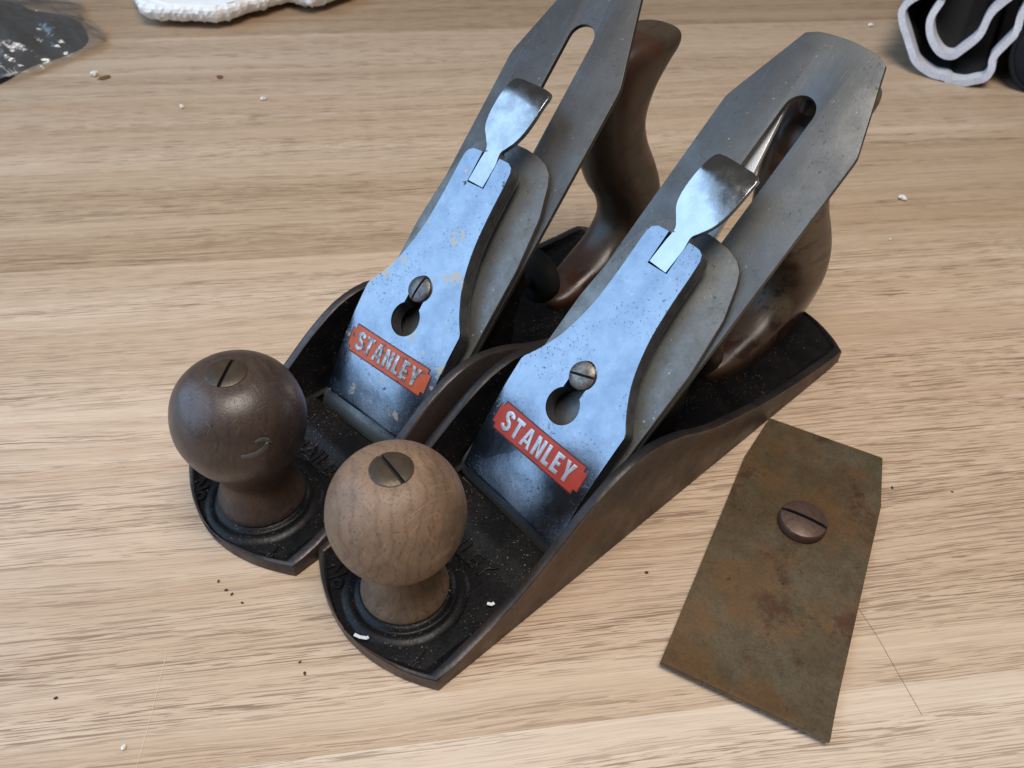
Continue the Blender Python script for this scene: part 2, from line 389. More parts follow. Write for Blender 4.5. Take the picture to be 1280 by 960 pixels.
def tube(bm, pts, rad, n=8, mi=0, cap=True):
    pts = [Vector(p) for p in pts]; rings = []
    for i, p in enumerate(pts):
        t = (pts[min(i+1, len(pts)-1)]-pts[max(i-1, 0)]).normalized()
        a = t.orthogonal() if abs(t.z) > .95 else t.cross(Vector((0, 0, 1)))
        a.normalize(); b = t.cross(a); r = rad[i] if isinstance(rad, (list, tuple)) else rad
        ra, rb = r if isinstance(r, tuple) else (r, r)
        rings.append([bm.verts.new(p+a*ra*math.cos(2*math.pi*k/n)+b*rb*math.sin(2*math.pi*k/n)) for k in range(n)])
    for A, B in zip(rings, rings[1:]):
        for k in range(n): bm.faces.new((A[k], A[(k+1) % n], B[(k+1) % n], B[k])).material_index = mi
    if cap: bm.faces.new(rings[0][::-1]); bm.faces.new(rings[-1])
def box(bm, x0, x1, y0, y1, z0, z1, mi=0):
    v = [bm.verts.new((x, y, z)) for z in (z0, z1) for x, y in ((x0, y0), (x1, y0), (x1, y1), (x0, y1))]
    for q in ((3, 2, 1, 0), (4, 5, 6, 7), (0, 1, 5, 4), (1, 2, 6, 5), (2, 3, 7, 6), (3, 0, 4, 7)): bm.faces.new([v[i] for i in q]).material_index = mi
def cut_slot(o, half_len, half_w, z0, z1, ang, dark, frame=None):
    """mill a real screwdriver slot into a screw head (coordinates in mm in the object's own frame)"""
    bm = bmesh.new(); box(bm, -half_len, half_len, -half_w, half_w, z0, z1, 1); c_, s_ = math.cos(ang), math.sin(ang)
    for v in bm.verts:
        x, y, z = v.co; x, y = c_*x-s_*y, s_*x+c_*y; v.co = (frame(x, y, z) if frame else Vector((x, y, z)))*MM
    bmesh.ops.recalc_face_normals(bm, faces=bm.faces[:])
    me = bpy.data.meshes.new('cut'); bm.to_mesh(me); bm.free(); c = bpy.data.objects.new('cut', me); COL.objects.link(c)
    o.data.materials.append(dark); me.materials.append(dark); me.materials.append(dark); c.matrix_world = Matrix.Identity(4)
    par, loc = o.parent, o.location.copy(); o.parent = None; o.location = (0, 0, 0); 
    md = o.modifiers.new('slot', 'BOOLEAN'); md.operation = 'DIFFERENCE'; md.object = c; md.solver = 'EXACT'
    bpy.context.view_layer.update()
    nm = bpy.data.meshes.new_from_object(o.evaluated_get(bpy.context.evaluated_depsgraph_get()))
    o.modifiers.clear(); old = o.data; o.data = nm; nm.name = old.name; o.parent = par; o.location = loc
    for p in nm.polygons: p.use_smooth = True
    nm.set_sharp_from_angle(angle=R(35)); bpy.data.objects.remove(c); bpy.data.meshes.remove(me)
def nz(x, y, z, s=1., seed=0): return noise.noise(Vector((x*s+seed*17.3, y*s+seed*5.1, z*s+seed*9.7)))
frange = lambda a, b, st: [a+i*st for i in range(int((b-a)/st)+1)]

def smst(t):
    t = min(1, max(0, t)); return t*t*(3-2*t)
# ------------------------------------------------------------------ table of glued boards
TA = R(9.2)
table = empty('table_top', (0, 0, 0), TA); table['kind'] = 'structure'; table['label'] = 'pale oak table top of wide boards'
seams = [-80, 10, 94.3, 168.3, 250, 333, 421, 512, 609, 700, 790, 880]
tints = [(.97, 1.00, 1.05), (1.05, 1.08, 1.12), (.92, .89, .86), (1.00, .98, .97), (.98, .96, .94), (.84, .80, .74), (.94, .92, .89), (.92, .91, .89), (.72, .67, .60), (.76, .72, .66), (.78, .75, .70)]  # board tones, plus dimming of the far table painted into the tints
for k, (a, b) in enumerate(zip(seams, seams[1:])):
    bm = bmesh.new(); box(bm, -900, 900, 0, b-a-.04, -24, 0)
    o = bm_obj('board', bm, table, (M['table'],), 0); o.location = (0, a*MM, 0); o.color = (*tints[k], 1)

# ------------------------------------------------------------------ hand planes
C45 = math.sqrt(.5)
def bedmap(skew, ds=0., piv=55.):
    cs, sn = math.cos(skew), math.sin(skew)
    def f(s, y, h):
        s += ds; q = s-piv; S = piv+cs*q-sn*y; Y = sn*q+cs*y
        return Vector((-S*C45+h*C45, Y, S*C45+h*C45))
    return f
def apply(bm, f):
    for v in bm.verts: v.co = f(*v.co)
    return bm

def stroke_poly(cl, t):
    L_, R_ = [], []
    for i, p in enumerate(cl):
        d = (cl[min(i+1, len(cl)-1)]-cl[max(i-1, 0)]).normalized(); n = Vector((-d.y, d.x, 0))
        L_.append((p+n*t/2)[:2]); R_.append((p-n*t/2)[:2])
    return L_+R_[::-1]
T_ = .205
def letter_shapes():
    S = stroke_poly(spline([(.47, .74), (.43, .86), (.29, .915), (.14, .86), (.10, .73), (.17, .60), (.29, .51), (.42, .41), (.47, .27), (.42, .14), (.28, .085), (.13, .14), (.08, .27)], 5), T_)
    t = T_
    return [
        (.56, [S]),
        (.56, [[(.28-t/2, 0), (.28+t/2, 0), (.28+t/2, 1-t), (.56, 1-t), (.56, 1), (0, 1), (0, 1-t), (.28-t/2, 1-t)]]),
        (.66, [[(0, 0), (t*1.02, 0), (.19+.02, .22), (.45, .22), (.66-t*1.02, 0), (.66, 0), (.33+t*.55, 1), (.33-t*.55, 1)], [(.255, .37), (.405, .37), (.33, .72)]]),
        (.58, [[(0, 0), (t, 0), (t, .64), (.58-t*1.02, 0), (.58, 0), (.58, 1), (.58-t, 1), (.58-t, .36), (t*1.02, 1), (0, 1)]]),
        (.43, [[(0, 0), (.43, 0), (.43, t), (t, t), (t, 1), (0, 1)]]),
        (.46, [[(0, 0), (.46, 0), (.46, t), (t, t), (t, .5-t*.45), (.40, .5-t*.45), (.40, .5+t*.45), (t, .5+t*.45), (t, 1-t), (.45, 1-t), (.45, 1), (0, 1)]]),
        (.62, [[(.31-t/2, 0), (.31+t/2, 0), (.31+t/2, .42), (.62, 1), (.62-t*1.12, 1), (.31, .60), (t*1.12, 1), (0, 1), (.31-t/2, .42)]]),
    ]

def build_plane(P):
    root = empty('hand_plane', P['loc'], P['rot']); tag(root, P['label'], 'hand plane', 'two bench planes side by side')
    xt, seed = P['xt'], P['seed']; iron = P['iron']
    # ---- body: cast sole with two wings, lofted along its length
    toe = lambda y: xt+10.5*(1-(y/31.5)**2)
    zt = smooth_tab([(xt+11, 5.4), (xt, 5.8), (xt-12, 8.2), (28, 14.2), (16, 20.6), (8, 26.2), (-3, 33.8), (-14, 39.4), (-25, 41.6), (-34, 40.6), (-47, 36), (-58, 30), (-70, 24.6), (-85, 19.8), (-105, 14.4), (-125, 10.6), (-148, 7.6), (-160, 6.6), (-174, 6.2)])
    zf = smooth_tab([(80, 4.4), (19, 4.4), (15, 6.4), (7, 6.4), (3.2, 5.6), (-7, 5.2), (-20, 5.0), (-150, 5.0), (-180, 5.6)])
    xs = []
    for y in (1.5, 6, 10, 14, 17, 20, 22.5, 24.5, 26.5, 28, 29.2, 30.2, 31, 31.5): xs.append((toe(y), y))
    mx = sorted(set(frange(-155, 50, 5.0)+[3.2, -7.0, 18.5, 15, 10, 12.5]), reverse=True)
    xs += [(x, 31.5) for x in mx if x < xt-1]
    for y in (31.2, 30.6, 29.6, 28, 26, 24, 21, 18, 14, 10, 6, 1.5): xs.append((-161-12*(1-(y/31.5)**2), y))
    bm = bmesh.new(); rows = []
    for x, hw in xs:
        T = zt(x); Fz = zf(x); k = hw/31.5
        top = max(T, Fz+.6); lip = min(3.3, hw*.3)
        half = [(hw-.3, 0), (hw, .4), (hw, top-.9), (hw-.35, top-.25), (hw-1.0, top), (hw-lip+.5, top), (hw-lip-.2, top-.4), (hw-lip-.5, Fz+min(2.2, (top-Fz)*.6)), (hw-lip-1.2, Fz+min(.7, (top-Fz)*.3)), (hw-lip-2.8*k, Fz), (26*k if hw > 29 else (hw-lip-2.8*k)*.93, Fz), (16*k, Fz), (6*k, Fz)]
        sec = [(-y, z) for y, z in half]+[(y, z) for y, z in half[::-1]]
        # underside back across: matching the floor columns so the mouth can be opened
        und = [(half[10][0], 0), (half[11][0], 0), (half[12][0], 0), (-half[12][0], 0), (-half[11][0], 0), (-half[10][0], 0)]
        sec += und
        rows.append([bm.verts.new((x+.12*nz(x, y, z, .15, seed), y, z+(.18*nz(x, y, z, .11, seed+3) if z > 3 else 0))) for y, z in sec])
    n = len(rows[0]); top_mid = set(range(10, 15)); und_mid = set(range(26, 31))
    for (xa, _), A, (xb, _), B in zip(xs, rows, xs[1:], rows[1:]):
        mouth = xa <= 3.3 and xb >= -7.1
        for i in range(n):
            j = (i+1) % n
            if mouth and (i in top_mid or i in und_mid): continue
            f = bm.faces.new((A[i], A[j], B[j], B[i]))
            inside = 6 <= i <= 18
            rim = i in (3, 4, 5, 19, 20, 21)
            f.material_index = 0 if inside else (2 if rim else 1)
        if mouth:
            for i, j in ((10, 31), (15, 26)): bm.faces.new((A[i], A[j], B[j], B[i]))
    for q, (x, _) in enumerate(xs):
        if abs(x-3.2) < .01 or abs(x+7) < .01:
            A = rows[q]
            for i in range(5): bm.faces.new((A[10+i], A[11+i], A[30-i], A[31-i]))
    bm.faces.new(rows[0]).material_index = 1; bm.faces.new(rows[-1][::-1]).material_index = 1
    # raised ring that carries the knob
    bx_ = P['xk']
    lathe(bm, [(21, 3.4), (20.3, 4.3), (19.4, 4.75), (18.4, 5.2), (17.5, 5.35), (16.7, 5.2), (16.2, 5.15), (15.6, 5.5), (15.0, 6.1), (14.2, 6.4), (13, 6.5), (10, 6.5)], 72, (bx_, 0), rfun=lambda a, z: 1+.012*nz(math.cos(a)*3, math.sin(a)*3, z, 1., seed))
    body = bm_obj('body', bm, root, (M['japan'], iron, P['rim']), 40)
    # cast lettering on the toe
    def cast(txt, x, y, size, rot=0, nm='cast_lettering'):
        cu = bpy.data.curves.new('t', 'FONT'); cu.body = txt; cu.size = size; cu.extrude = .35; cu.bevel_depth = .18; cu.offset = .12; cu.align_x = 'CENTER'; cu.align_y = 'CENTER'; cu.resolution_u = 3
        ob = bpy.data.objects.new('t', cu); COL.objects.link(ob)
        me = bpy.data.meshes.new_from_object(ob.evaluated_get(bpy.context.evaluated_depsgraph_get())); bpy.data.objects.remove(ob); bpy.data.curves.remove(cu)
        me.materials.clear(); c_, s_ = math.cos(rot), math.sin(rot)
        for v in me.vertices:
            a, b, h = v.co; a, b = c_*a-s_*b, s_*a+c_*b
            v.co = Vector((x-b, y+a, 4.55+h+(zf(x-b)-4.4)))*MM
        link(nm, me, body, (M['japan'],), 40)
    cast('BAILEY', bx_-23.4, 0, 9.0)
    cast('No', bx_+13.6, -18.5, 7.5, -.35); cast('4', bx_+12.2, 20.5, 8.5, .3)
    # ---- frog that carries the blade
    bm = bmesh.new()
    prof = [(-8.5, 4.6), (-12, 11.6), (-30, 29.6), (-57, 56.6), (-60, 58.6), (-66, 56), (-66, 50), (-58, 38), (-56, 24), (-62, 14), (-72, 8), (-72, 4.6)]
    for sgn in (-1, 1):
        vs_ = [bm.verts.new((x, sgn*(22 if z < 50 else 20), z)) for x, z in prof]
        bm.faces.new(vs_ if sgn > 0 else vs_[::-1])
        if sgn < 0: A = vs_
    for i in range(len(prof)): j = (i+1) % len(prof); bm.faces.new((A[i], A[j], vs_[j], vs_[i]))
    bmesh.ops.bevel(bm, geom=bm.edges[:], offset=.8, segments=2, affect='EDGES')
    frog = bm_obj('frog', bm, root, (M['japan'],), 40)
    # ---- depth wheel on its stud, in front of the handle
    bm = bmesh.new(); N = 48
    prof = [(4, 0), (9, .0), (10.5, .8), (11.8, 2), (12, 3), (12, 6), (11.8, 7), (10.5, 8.2), (6, 8.4), (5, 11), (3, 11)]
    lathe(bm, prof, N, rfun=lambda a, z: 1+(.018 if int(a/(2*math.pi)*N+.5) % 2 and 2 < z < 7.5 else 0))
    for v in bm.verts: v.co = Vector((-90-v.co.z, v.co.x, 27+v.co.y))
    tube(bm, [(-60, 0, 27), (-104, 0, 27)], 2.6, 16)
    bm_obj('adjusting_wheel', bm, root, (M['slot'] if P['key'] == 'B' else M['brass'],), 35)
    # ---- cutting iron
    bmf = bedmap(P['bskew'])
    S1, S0, yt = P['stop'], P['ssh'], 14.6
    outl = [(0, -25.2), (0, 25.2), (S0-2, 25.2), (S0, 25.0), (S0+1.5, 24.5)]
    for i in range(9): 
        t = i/8; y = yt-2*yt*t; outl.append((S1+1.9*(1-(y/yt)**2)-(.9 if i in (0, 8) else 0), y))
    outl += [(S0+1.5, -24.5), (S0, -25.0), (S0-2, -25.2)]
    slot = [(52, -5.4), (52, 5.4), (P['slot']-5.4, 5.4)]+[(P['slot']-5.4+5.4*math.sin(a), 5.4*math.cos(a)) for a in [math.pi*i/12 for i in range(1, 12)]]+[(P['slot']-5.4, -5.4)]
    hole = [(38+9.*math.cos(a), 9.*math.sin(a)) for a in [2*math.pi*i/24 for i in range(24)]]
    bm = plate([outl, slot, hole], 0.05, 1.9, .16)
    bmb = apply(bm, lambda s, y, h: bmf(s, y, h if s > 4 else max(h, .05)+.0))
    blade = bm_obj('blade', bm, root, (P['blade'],), 30)
    # stamped mark near the top of the iron: two faint engraved lines
    # ---- lateral lever under the iron, seen through its slot
    if P['lateral']:
        bm = plate([[(84, -4), (84, 4), (143, -2.3), (168, -7.2), (171, -8.2), (169, -9.8), (143, -8.3)]], -4.6, -2.6, .3)
        apply(bm, bmf); bm_obj('lateral_lever', bm, root, (M['letter'],), 30)
    # ---- chip breaker on the iron
    ct = P['ctop']
    outl = [(1.2, -25), (1.2, 25), (ct-40, 25), (ct-20, 23.0), (ct-9, 19.6), (ct-5, 17.6), (ct-2.4, 14.5), (ct-.8, 10), (ct, 4), (ct, -4), (ct-.8, -10), (ct-2.4, -14.5), (ct-5, -17.6), (ct-9, -19.6), (ct-20, -23.0), (ct-40, -25)]
    hump = smooth_tab([(0, .1), (3, .7), (6, 1.15), (10, 1.3), (16, 1.1), (23, .5), (30, .1), (36, 0), (200, 0)])
    bm = plate([outl], 1.95, 4.5, .25, [1.8+k for k in frange(0, 34, 1.2)])
    apply(bm, lambda s, y, h: bmf(s, y, (h-1.95)*min(1, .25+s/8)+1.95+hump(s)))
    brk = bm_obj('chip_breaker', bm, root, (M['breaker'],), 28)
    # ---- lever cap
    lmf = bedmap(P['lskew'], P['lds'])
    htop = lambda s: 15.1-5.6*(max(0, 52-s)/43.6)**2.0
    def side(sg):
        return [(6.2, 23.1*sg), (8.2, 23.3*sg), (49.5, 23.9*sg)]+[(p.x, p.y*sg) for p in spline([(51, 23.4), (57, 19.4), (66, 15.2), (78, 12.4), (90, 11.4), (102, 11.2)], 5)]+[(107.5, 11.0*sg), (109.5, 10.2*sg), (110.6, 8.4*sg)]
    outl = side(-1)+[(110.8, -3.9), (99.0, -3.9), (99.0, 3.9), (110.8, 3.9)]+side(1)[::-1]
    kc, kr, kn, ke = 45.6, 6.3, 3.7, 59
    a0 = math.asin(kn/kr)
    key = [(kc+kr*math.cos(a), kr*math.sin(a)) for a in [a0+(2*math.pi-2*a0)*i/30 for i in range(31)]]+[(ke+kn*math.sin(a), -kn*math.cos(a)) for a in [math.pi*i/10 for i in range(11)]]
    bm = plate([outl, key], 0, 1, .09, frange(7.3, 53, 1.1)+frange(54, 110, 7), res=2)
    thick = lambda s: 6.6 if s > 46 else max(1.8, 6.6-(46-s)*.115)
    crown = lambda y: -.0016*y*y
    def lc(s, y, h):
        rim = min(1., max(0., (h-.0)))
        return lmf(s, y, htop(s)+crown(y)-(1-rim)*thick(s))
    # sides are the dark casting, the face is plated
    for f in bm.faces:
        f.normal_update(); f.material_index = 1 if abs(f.normal.z) < .3 and f.calc_center_median().z < .93 else 0
    apply(bm, lc); cap = bm_obj('lever_cap', bm, root, (P['nickel'], M['casting']), 28)
    # badge: enamel panel with notched corners, lettering standing in it
    def badge(s0, s1, y1, e, nt):
        return [(s0+nt, -y1-e), (s0+nt, -y1+nt-e), (s0-e, -y1+nt-e), (s0-e, y1-nt+e), (s0+nt, y1-nt+e), (s0+nt, y1+e), (s1-nt, y1+e), (s1-nt, y1-nt+e), (s1+e, y1-nt+e), (s1+e, -y1+nt-e), (s1-nt, -y1+nt-e), (s1-nt, -y1-e)]
    bs0, bs1 = 24.6, 34.6
    on = lambda off: (lambda s, y, h: lmf(s, y, htop(s)+crown(y)+h+off))
    cx_, cy_ = frange(25, 34, 1.1), frange(-18, 18, 4.5)
    bm = plate([badge(bs0, bs1, 20.4, .45, 1.6)], -.3, .06, .02, cx_, cy_, 0); apply(bm, on(0)); bm_obj('badge_outline', bm, cap, (M['outline'],), 30)
    bm = plate([badge(bs0, bs1, 20.4, 0., 1.6)], -.2, .13, .03, cx_, cy_, 0); apply(bm, on(0)); bm_obj('badge', bm, cap, (P['badge'],), 30)
    shp = letter_shapes(); H = 7.0; gap = .13*H; wx = 1.02
    tot = sum(w_ for w_, _ in shp)*H*wx+gap*6; y = -tot/2
    for ch, (w_, polys) in zip('STANLEY', shp):
        sp = [[(bs0+1.5+q[1]*H, y+q[0]*H*wx) for q in pl] for pl in polys]
        bm = plate(sp, -.1, .42, .10, frange(25, 34, 1.1), (), 1)
        apply(bm, on(0)); o = bm_obj('letter', bm, cap, (P['letter'],), 30); o['label'] = 'raised letter '+ch+' of the badge lettering'
        y += w_*H*wx+gap
    # cam lever in the fork of the cap
    ang = P['levang']
    def lev(s, y, h):
        q = s-101; s2_ = 101+q*math.cos(ang)-y*math.sin(ang); y2_ = q*math.sin(ang)+y*math.cos(ang)
        u = s-110
        lift = 2.3*smst((s-108)/12)-.0035*max(0, s-119)**2-.022*max(0, s-131)**2
        th = 1 if s > 112 else 1
        return lmf(s2_, y2_, 15.2+lift+(h-1)*(2.0 if s > 113 else 3.6)-.006*y*y*(1 if s > 114 else 0))
    half = [(99.3, 3.65), (108, 3.65)]+[(p.x, p.y) for p in spline([(110, 3.4), (112.6, 3.4), (115, 5.2), (118, 7.4), (122, 8.7), (127, 9.2), (132, 9.2), (136, 9.0)], 4)]+[(137.6, 8.6), (138.5, 7.6), (138.9, 5.0)]
    outl = [(a, -b) for a, b in half]+half[::-1]
    bm = plate([outl], 0, 1, .12, frange(100.5, 112, 3)+frange(112.5, 138.5, .75), (-4, 0, 4), 2); apply(bm, lev)
    bm_obj('cam_lever', bm, cap, (P['lever'],), 30)
    # lever cap screw, its head over the keyhole
    bm = bmesh.new()
    lathe(bm, [(2.9, -12), (2.9, -.9), (4.6, -.8), (4.95, -.3), (4.95, .6), (4.7, 1.25), (3.8, 1.75), (2.4, 2.05), (.8, 2.15)], 36)
    apply(bm, lambda x, y_, z: lmf(P['ss']+x, y_+.0, 14.7+z))
    scw = bm_obj('lever_cap_screw', bm, root, (P['screw'],), 40)
    cut_slot(scw, 6, .45, 1.0, 4, P['slotang'], M['slot'], lambda x, y_, z: lmf(P['ss']+x, y_, 14.7+z))
    # ---- front knob
    kr_ = P['kr']; bm = bmesh.new(); prof = P['kprof']
    pts = [(p.x, p.y) for p in spline(prof, 7)]
    pts += [(5.95, prof[-1][1]-.3), (5.9, prof[-1][1]-4)]
    lathe(bm, [(r, z) for r, z in pts], 72)
    for v in bm.verts:
        s_ = 1+.006*nz(v.co.x, v.co.y, v.co.z, .07, seed); v.co.x *= s_; v.co.y *= s_
    knob = bm_obj('knob', bm, root, (P['knob'],), 60); knob.location = (bx_*MM, 0, 0)
    topz = prof[-1][1]
    bm = bmesh.new(); lathe(bm, [(6.1, -3), (6.1, .2), (5.8, .45), (3, .7), (.5, .75)], 48)
    nut = bm_obj('knob_nut', bm, knob, (M['brass'],), 40); nut.location = (0, 0, topz*MM)
    cut_slot(nut, 8, .62, -.9, 3, P['nutang'], M['slot'])
    # ---- rear handle
    secs = [((-103, 5.0), (-172, 5.0), 10.6), ((-104, 9.5), (-173, 11), 11.2), ((-116, 14), (-174, 17), 11.6), ((-133, 20.5), (-174, 24), 12.0), ((-142.5, 30), (-173, 34), 12.4), ((-140, 41), (-169, 47), 12.8), ((-131, 53), (-162, 60), 12.8), ((-124.5, 66), (-154.5, 72), 12.2), ((-121, 80), (-151.5, 83), 11.6), ((-120, 93), (-155.5, 94), 11.6), ((-122, 104), (-163.5, 102.5), 11.8), ((-128, 110.5), (-168.5, 106.5), 11.6), ((-138, 114), (-169.5, 109.5), 10.4), ((-147, 115), (-167.5, 112), 8.0), ((-154, 115), (-163, 113.6), 4.0)]
    fr = spline([a for a, _, _ in secs], 4); re = spline([b for _, b, _ in secs], 4); wd = spline([(k, c_) for k, (_, _, c_) in enumerate(secs)], 4)
    bm = bmesh.new(); rows = []; NS = 36
    for a, b, c_ in zip(fr, re, wd):
        m0 = (a+b)/2; d = (b-a)/2; row = []
        for k in range(NS):
            th = 2*math.pi*k/NS; cc, ss = math.cos(th), math.sin(th); e = .82
            u = math.copysign(abs(cc)**e, cc); v_ = math.copysign(abs(ss)**e, ss)
            q = m0+d*u; row.append(bm.verts.new((q.x, c_.y*v_, q.y)))
        rows.append(row)
    for A, B in zip(rows, rows[1:]):
        for k in range(NS): bm.faces.new((A[k], A[(k+1) % NS], B[(k+1) % NS], B[k]))
    bm.faces.new(rows[0][::-1]); bm.faces.new(rows[-1])
    tote = bm_obj('handle', bm, root, (P['tote'],), 70)
    bm = bmesh.new(); lathe(bm, [(5, -4), (5, .6), (4.6, 1.1), (1, 1.3)], 32)
    o = bm_obj('handle_nut', bm, tote, (M['brass'],), 40); o.location = (-.134, 0, .1128); o.rotation_euler = (0, R(-18), 0)
    return root, knob

A, knobA = build_plane(dict(key='A', loc=(1.215, 169.61, 0), rot=-2.37614774, xt=57.3, xk=45.2, seed=1, iron=M['iron_a'], rim=M['rim_a'], blade=M['blade_a'], bskew=.0426, stop=188., ssh=159.4, slot=169.6,
    lateral=True, ctop=117.5, lskew=.0152, lds=0., nickel=M['nickel_a'], badge=M['red'], letter=M['letter'], lever=M['chrome'], levang=.075, ss=57.5, screw=M['screw'], slotang=1.25, kr=20.6,
    kprof=[(13.6, 6.3), (14.0, 7.2), (13.5, 9.0), (12.1, 12), (10.7, 16), (10.2, 20), (10.6, 24.2), (12.2, 27.3), (14.0, 29.6), (16.6, 32.8), (18.9, 37.6), (20.0, 43.0), (19.9, 47.5), (18.6, 53.0), (16.2, 57.4), (13.0, 60.7), (9.4, 62.9), (6.0, 63.7)], knob=M['knob_a'], nutang=R(85), tote=M['tote_a'],
    label='right-hand bench plane with a pale worn wooden knob and clean red badge'))
B, knobB = build_plane(dict(key='B', loc=(-55.217, 205.682, 0), rot=-2.3017167, xt=54.6, xk=44.6, seed=2, iron=M['iron_b'], rim=M['edge'], blade=M['blade_b'], bskew=-.030, stop=187., ssh=154.3, slot=171.5,
    lateral=False, ctop=122.5, lskew=-.0395, lds=2.98, nickel=M['nickel_b'], badge=M['orange'], letter=M['letter_b'], lever=M['chrome_b'], levang=.05, ss=57.5, screw=M['screw_b'], slotang=.12, kr=22.0,
    kprof=[(14.4, 6.3), (14.9, 7.4), (14.3, 10), (12.8, 14), (11.8, 18), (11.9, 22), (13.2, 26), (15.4, 30), (17.9, 34), (19.7, 39), (20.6, 44.5), (20.0, 50.5), (17.9, 56.2), (14.4, 60.4), (10, 63), (6.0, 63.9)], knob=M['knob_b'], nutang=R(37), tote=M['tote'],
    label='left-hand bench plane with a dark knob and chipped orange badge'))

# grey paint smear on the dark knob
kb_r = smooth_tab([(z, r) for z, r in ((26, 13.2), (30, 15.4), (34, 17.9), (39, 19.7), (44.5, 20.6), (50.5, 20.0), (56.2, 17.9), (60.4, 14.4))])
def onball(az, el):
    z = 44.5+20.3*math.sin(el); r = kb_r(z)+.06
    return Vector((r*math.cos(az), r*math.sin(az), z))
bm = bmesh.new()
pts = spline([onball(R(a), R(e)) for a, e in ((60, 12), (66, 11), (73, 11), (80, 13), (84, 17.5), (81, 22), (74, 22))], 6)
tube(bm, pts, [(.16, .45+.75*math.sin(math.pi*min(1, (i+2)/(len(pts)+2)))**.6) for i in range(len(pts))], 10)
bm_obj('paint_smear', bm, knobB, (M['smear'],), 60)['label'] = 'grey paint smear on the dark knob'

# ------------------------------------------------------------------ loose chip breaker on the table
cb = empty('loose_chip_breaker', (70.363, 106.116, 0), -2.01819058)
tag(cb, 'rusty brown loose chip breaker plate with a slotted screw, lying flat on the table', 'chip breaker')
outl = [(0, -25.2), (0, 25.2), (-94.8, 24.9), (-95.6, 24.7), (-117.9, 21.7), (-118.4, 21.2), (-118.4, -21.2), (-117.9, -21.7), (-95.6, -24.7), (-94.8, -24.9)]
curl = smooth_tab([(-130, 0), (-24, 0), (-14, .25), (-7, .95), (0, 2.2)])
bm = plate([outl], .15, 2.1, .18, frange(-30, -.5, 1.5))
for v in bm.verts: v.co.z += curl(v.co.x)
bm_obj('plate', bm, cb, (M['rust'],), 30)
bm = bmesh.new(); lathe(bm, [(5, 1.9), (7.9, 2.2), (8.2, 2.8), (8.2, 4.9), (7.8, 5.7), (5.8, 6.4), (2.8, 6.75), (.4, 6.8)], 44)
sc = bm_obj('screw', bm, cb, (M['rustscrew'],), 40); sc.location = (-.0725, .0012, 0)
cut_slot(sc, 10, .68, 4.9, 9, R(86), M['slot'])

# ------------------------------------------------------------------ white foam offcut
rnd = random.Random(5)
FO = -14
ol = [(-300, 700), (-293, 642), (-284, 622), (-276, 607), (-262, 602), (-240, 603), (-222, 603), (-210, 608), (-203, 622), (-192, 630), (-180, 648), (-168, 640), (-160, 638), (-150, 646), (-138, 662), (-120, 690), (-115, 740), (-200, 770), (-300, 760)]
cl = []
for i in range(len(ol)):
    a, b = Vector(ol[i])+Vector((0, FO)), Vector(ol[(i+1) % len(ol)])+Vector((0, FO)); m_ = max(2, int((b-a).length/2.2))
    for k in range(m_):
        p = a+(b-a)*k/m_; nn = Vector((-(b-a).y, (b-a).x)).normalized(); cl.append(p+nn*(1.3*nz(p.x, p.y, 0, .25, 4)+.9*rnd.uniform(-1, 1)))
bm = bmesh.new(); rows = []
for z, ins in ((5.0, 5.5), (7.0, 3.2), (9.5, 1.2), (12, .3), (14.5, .6), (16, 2.2), (16.6, 4.2)):
    row = []
    for i, p in enumerate(cl):
        d = (cl[(i+1) % len(cl)]-cl[i-1]).normalized(); nn = Vector((-d.y, d.x))
        q = p+nn*(ins+.6*rnd.uniform(-1, 1)); row.append(bm.verts.new((q.x, q.y, z+.5*rnd.uniform(-1, 1))))
    rows.append(row)
n = len(cl)
for P_, Q_ in zip(rows, rows[1:]):
    for i in range(n): bm.faces.new((P_[i], P_[(i+1) % n], Q_[(i+1) % n], Q_[i]))
bm.faces.new(rows[0][::-1]); bm.faces.new(rows[-1])
bmesh.ops.triangulate(bm, faces=[f for f in bm.faces if len(f.verts) > 4])
# short stubs it rests on
box(bm, -280, -140, 690, 740, 0.1, 6)
tag(bm_obj('foam_offcut', bm, None, (M['foam'],), 0), 'white foam offcut with a crumbly torn edge at the back of the table', 'foam')

# ------------------------------------------------------------------ clear plastic bag with something black in it
def heightfield(name, cx, cy, rx, ry, hfun, nx, ny, mats, parent=None, edge=None, thick=0):
    bm = bmesh.new(); g = []
    for j in range(ny+1):
        row = []
        for i in range(nx+1):
            u, v = i/nx*2-1, j/ny*2-1
            # square to rounded blob
            a = u*math.sqrt(1-v*v/2); b = v*math.sqrt(1-u*u/2)
            r = math.hypot(a, b); th = math.atan2(b, a); k = edge(th) if edge else 1
            x = cx+rx*a*(1+(k-1)*r); y = cy+ry*b*(1+(k-1)*r)
            row.append(bm.verts.new((x, y, hfun(x, y, r))))
        g.append(row)
    for j in range(ny):
        for i in range(nx): bm.faces.new((g[j][i], g[j][i+1], g[j+1][i+1], g[j+1][i]))
    return bm_obj(name, bm, parent, mats, 0)
def ridge(x, y, s, seed):
    return 1-abs(nz(x, y, 0, s, seed))*2
def bagh(x, y, r):
    e = max(0, 1-r**2.4)
    f = 6.5*ridge(x, y*.9, .022, 1)+5.5*ridge(x*.8+y*.5, y*1.1-x*.4, .045, 2)+2.4*ridge(x, y, .10, 3)
    return .6+e*(20+16*max(0, 1-r*1.1))+f*(.35+.65*e)+(0 if r < .97 else -.4)+abs(f)*.05
def inh(x, y, r):
    e = max(0, 1-r*r); return max(.2, .2+e*(19+5*ridge(x, y, .03, 7)+2.0*ridge(x+y, y-x, .06, 8)))
edgef = lambda th: 1+.10*math.sin(3*th+.6)+.07*math.sin(5*th+2)+.04*math.sin(9*th)
